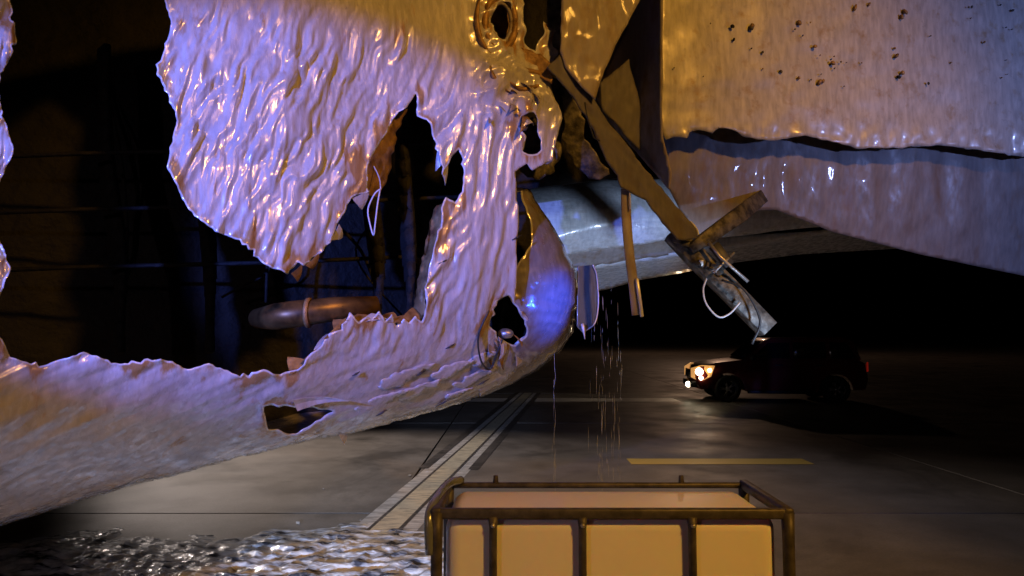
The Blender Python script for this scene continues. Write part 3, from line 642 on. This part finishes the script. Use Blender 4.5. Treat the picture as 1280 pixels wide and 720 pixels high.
# ------------------------------------------------------------------ car on the apron
M['carpaint'] = mat('dark_red_paint', (0.20, 0.028, 0.022), 0.3, 0.2, 0.6)
M['glass'] = mat('dark_glass', (0.01, 0.01, 0.012), 0.06, 0.0, 0.5)
M['rubber'] = mat('tyre_rubber', (0.02, 0.02, 0.02), 0.8)
M['black'] = mat('black_trim', (0.015, 0.015, 0.015), 0.5)
M['lens'] = mat('amber_lens', (0.75, 0.40, 0.12), 0.15, 0.0, 0.6)
def emit(name, col, s):
    m = mat(name, col, 0.3); b = m.node_tree.nodes['Principled BSDF']; b.inputs['Emission Color'].default_value = (*col, 1); b.inputs['Emission Strength'].default_value = s; return m
M['bulb'] = emit('headlight_bulb', (1.0, 0.82, 0.55), 14); M['glow'] = emit('headlight_reflector', (1.0, 0.48, 0.14), 0.55); M['tail'] = emit('tail_lamp', (0.5, 0.02, 0.01), 0.2)
car = empty('parked_car', (0, 0, 0), 'dark red off-roader with its headlights on, standing on the far apron', 'car')
def carpart(name, bm, m, parent=None, bevel=0.0, seg=2): return bm_obj(name, bm, m, parent or car, bevel, seg)
def extrude_profile(prof, w0, taper=None):
    """profile in (x, z), lofted across y with tumblehome"""
    bm = bmesh.new(); rings = []
    for s, k in ((-1, 0), (-0.96, 1), (0, 1), (0.96, 1), (1, 0)):
        ring = []
        for x, z in prof:
            wz = w0 * (1 - (taper(z) if taper else 0)); yy = s * wz
            dx = (-0.02 if x > 0 else 0.02) if not k else 0
            ring.append(bm.verts.new((x + dx - 0.10 * abs(s) ** 3 * (1 if x > 1.6 else -1 if x < -1.9 else 0), yy, z)))
        rings.append(ring)
    n_ = len(prof)
    for a, b in zip(rings, rings[1:]):
        for i in range(n_): bm.faces.new((a[i], a[(i + 1) % n_], b[(i + 1) % n_], b[i]))
    bm.faces.new(rings[0]); bm.faces.new(rings[-1][::-1]); return bm
def arch(cx, r, a0=10, a1=170, n_=9): return [(cx + r * math.cos(R(a)), 0.34 + r * math.sin(R(a))) for a in np.linspace(a0, a1, n_)]
# front is +x
body = [(2.12, 0.32), (2.20, 0.45), (2.20, 0.70), (2.12, 0.92), (1.60, 1.02), (1.05, 1.08), (0.9, 1.10), (-2.0, 1.10), (-2.18, 1.0), (-2.22, 0.6), (-2.15, 0.34)]
body += list(reversed(arch(-1.35, 0.41)))[:0] + [(-1.76, 0.34)] + list(reversed(arch(-1.35, 0.41, 12, 168))) + [(-0.94, 0.34), (-0.85, 0.27), (0.85, 0.27), (0.94, 0.34)] + list(reversed(arch(1.35, 0.41, 12, 168))) + [(1.76, 0.34)]
carpart('body', extrude_profile(body, 0.92), M['carpaint'], None, 0.03, 2)
cabin = [(0.95, 1.09), (0.35, 1.58), (0.2, 1.66), (-1.6, 1.68), (-1.85, 1.62), (-2.10, 1.09)]
carpart('cabin', extrude_profile(cabin, 0.86, lambda z: max(0, (z - 1.05)) * 0.22), M['carpaint'], None, 0.04, 2)
def quad(name, pts, m, off):
    bm = bmesh.new(); a = [bm.verts.new(p) for p in pts]; b = [bm.verts.new(Vector(p) + Vector(off)) for p in pts]; k = len(pts)
    bm.faces.new(a); bm.faces.new(b[::-1])
    for i in range(k): bm.faces.new((a[i], a[(i + 1) % k], b[(i + 1) % k], b[i]))
    return carpart(name, bm, m, None, 0.006, 1)
for s in (-1, 1):
    for prof in ([(0.72, 1.13), (0.30, 1.52), (-0.25, 1.54), (-0.25, 1.13)], [(-0.34, 1.13), (-0.34, 1.54), (-1.15, 1.55), (-1.15, 1.13)], [(-1.25, 1.13), (-1.25, 1.55), (-1.68, 1.54), (-1.88, 1.13)]):
        quad('window', [(x, s * (0.86 * (1 - (z - 1.05) * 0.22) + 0.004), z) for x, z in prof], M['glass'], (0, s * 0.008, 0))
    quad('headlight', [(2.20, s * 0.56, 0.62), (2.20, s * 0.56, 0.86), (1.98, s * 0.90, 0.95), (1.66, s * 0.94, 0.94), (1.76, s * 0.94, 0.66), (2.02, s * 0.90, 0.52)], M['glow'], (0.03, s * 0.012, 0))
    for (x_, y_, z_, r_) in ((2.06, 0.90, 0.78, 0.10), (1.80, 0.94, 0.82, 0.05), (2.02, 0.92, 0.62, 0.055)):
        bm = bmesh.new(); bmesh.ops.create_uvsphere(bm, u_segments=14, v_segments=8, radius=r_, matrix=Matrix.Translation((x_, s * y_, z_))); carpart('bulb', bm, M['bulb'])
bm = bmesh.new(); bmesh.ops.create_uvsphere(bm, u_segments=12, v_segments=8, radius=0.075, matrix=Matrix.Translation((2.27, 0.40, 0.42))); carpart('fog_lamp', bm, M['bulb'])
for s in (-1, 1):
    quad('tail_lamp', [(-2.2, s * 0.70, 0.8), (-2.2, s * 0.70, 1.04), (-2.1, s * 0.90, 1.04), (-2.1, s * 0.90, 0.8)], M['tail'], (-0.02, s * 0.012, 0))
    box('mirror', (0.72, s * 1.0, 1.16), (0.12, 0.2, 0.14), M['black'], car, None, 0.03)
    for x_ in (0.05, -0.95): box('door_handle', (x_, s * 0.935, 0.96), (0.2, 0.03, 0.035), M['black'], car, None, 0.01)
    box('sill', (0, s * 0.90, 0.27), (1.7, 0.08, 0.08), M['black'], car, None, 0.02)
quad('windscreen', [(0.93, -0.72, 1.14), (0.93, 0.72, 1.14), (0.42, 0.66, 1.56), (0.42, -0.66, 1.56)], M['glass'], (0.02, 0, 0.02))
quad('grille', [(2.215, -0.44, 0.60), (2.215, 0.44, 0.60), (2.20, 0.44, 0.82), (2.20, -0.44, 0.82)], M['black'], (0.015, 0, 0))
box('bumper', (2.17, 0, 0.44), (0.16, 1.5, 0.16), M['black'], car, None, 0.03)
for x_ in (-1.35, 1.35):
    for s in (-1, 1):
        w = bpy.data.objects.new('wheel', None); C.objects.link(w); w.parent = car; w.location = (x_, s * 0.82, 0.345)
        bm = bmesh.new(); prof = [(0.21, -0.10), (0.31, -0.11), (0.345, -0.08), (0.345, 0.08), (0.31, 0.11), (0.21, 0.10)]; rings = []
        for k in range(28):
            a = 2 * math.pi * k / 28; rings.append([bm.verts.new((r_ * math.cos(a), y_, r_ * math.sin(a))) for r_, y_ in prof])
        for a, b in zip(rings, rings[1:] + rings[:1]):
            for i in range(6): bm.faces.new((a[i], a[(i + 1) % 6], b[(i + 1) % 6], b[i]))
        bm_obj('tyre', bm, M['rubber'], w)
        bm = bmesh.new(); bm_tube(bm, [(0, s * 0.05, 0), (0, s * 0.10, 0)], 0.06, 14)
        for k in range(5):
            a = 2 * math.pi * k / 5
            for da in (-0.16, 0.16):
                p = Vector((math.cos(a), 0, math.sin(a))) * 0.04; e_ = Vector((math.cos(a + da), 0, math.sin(a + da))) * 0.215
                bm_tube(bm, [p + Vector((0, s * 0.09, 0)), e_ + Vector((0, s * 0.07, 0))], 0.016, 6)
        bm_tube(bm, [(0.215 * math.cos(2 * math.pi * k / 28), s * 0.085, 0.215 * math.sin(2 * math.pi * k / 28)) for k in range(29)], 0.014, 6, False)
        bm_obj('rim', bm, M['alu'], w)
        bm = bmesh.new(); bm_tube(bm, [(0, -s * 0.02, 0), (0, s * 0.02, 0)], 0.205, 20); bm_obj('brake_disc', bm, M['black'], w)
CA = R(180 - 6); car.location = (7.02, 18.5, 0.0); car.rotation_euler = (0, 0, CA)
for s in (-1, 1):
    pos = car.location + Matrix.Rotation(CA, 3, 'Z') @ Vector((2.35, s * 0.62, 0.72)); tgt = car.location + Matrix.Rotation(CA, 3, 'Z') @ Vector((14, s * 0.62, 0.0))
    lamp('SPOT', 'headlight_beam', pos, tgt, 60, (1.0, 0.8, 0.55), 0.05, 40, 0.7)

# ------------------------------------------------------------------ liquid falling from the hull
M['water'] = mat('falling_water', (0.75, 0.78, 0.80), 0.08, 0.0, 0.0, Transmission_Weight=0.6, IOR=1.33)
def stream(px, d, y_top, width, n_, label, seed):
    rg = random.Random(seed); bm = bmesh.new(); top = PV(px, y_top, d); x0, z0 = top.x, top.z; z = z0
    for k in range(n_):
        z = z0 * (1 - ((k + rg.random()) / n_) ** 0.9); L = rg.uniform(0.02, 0.09) * (0.5 + 0.9 * (1 - z / z0)); r_ = rg.uniform(0.0007, 0.0018)
        x = x0 + rg.gauss(0, width); y = d + rg.gauss(0, width)
        if z < L + 0.01: continue
        bm_tube(bm, [(x, y, z + L), (x, y, z + L * 0.4), (x, y, z - L * 0.6), (x, y, z - L)], [r_ * 0.2, r_ * 0.8, r_, r_ * 0.3], 5)
    o = bm_obj('falling_liquid', bm, M['water']); tag(o, label, 'liquid', kind='stuff'); return o
stream(693, 4.55, 446, 0.006, 46, 'thin broken stream of drops falling from the rounded fairing end', 1)
stream(753, 4.6, 352, 0.040, 130, 'loose shower of drops falling from beside the hanging plate', 2)
stream(772, 4.7, 400, 0.012, 40, 'faint row of drops falling beyond the hanging plate', 4)

# ------------------------------------------------------------------ scraps lying on the concrete
for (px_, py_, w_) in ((512, 595, 0.045), (534, 590, 0.03), (372, 655, 0.05), (390, 668, 0.04), (411, 676, 0.04), (404, 612, 0.025)):
    g = G(px_, py_); bm = bmesh.new(); bm_box(bm, (0, 0, 0.008), (w_, w_ * 0.5, 0.003), Matrix.Rotation(rng.uniform(-0.15, 0.15), 3, 'Y'))
    for v in bm.verts: v.co.x += rng.uniform(-0.3, 0.3) * w_; v.co.y += rng.uniform(-0.2, 0.2) * w_; v.co.z += 0.004 * rng.random()
    o = bm_obj('metal_scrap', bm, M['edge'], None, smooth_=False); o.location = g; o.rotation_euler.z = rng.uniform(0, 3)
    tag(o, 'tiny pale metal scrap lying beside the cream taxiway line' if px_ > 500 else 'tiny pale metal scrap lying along the edge of the foam' if py_ > 640 else 'tiny pale metal scrap alone on bare concrete beyond the slab joint', 'scrap', 'scraps on the concrete')
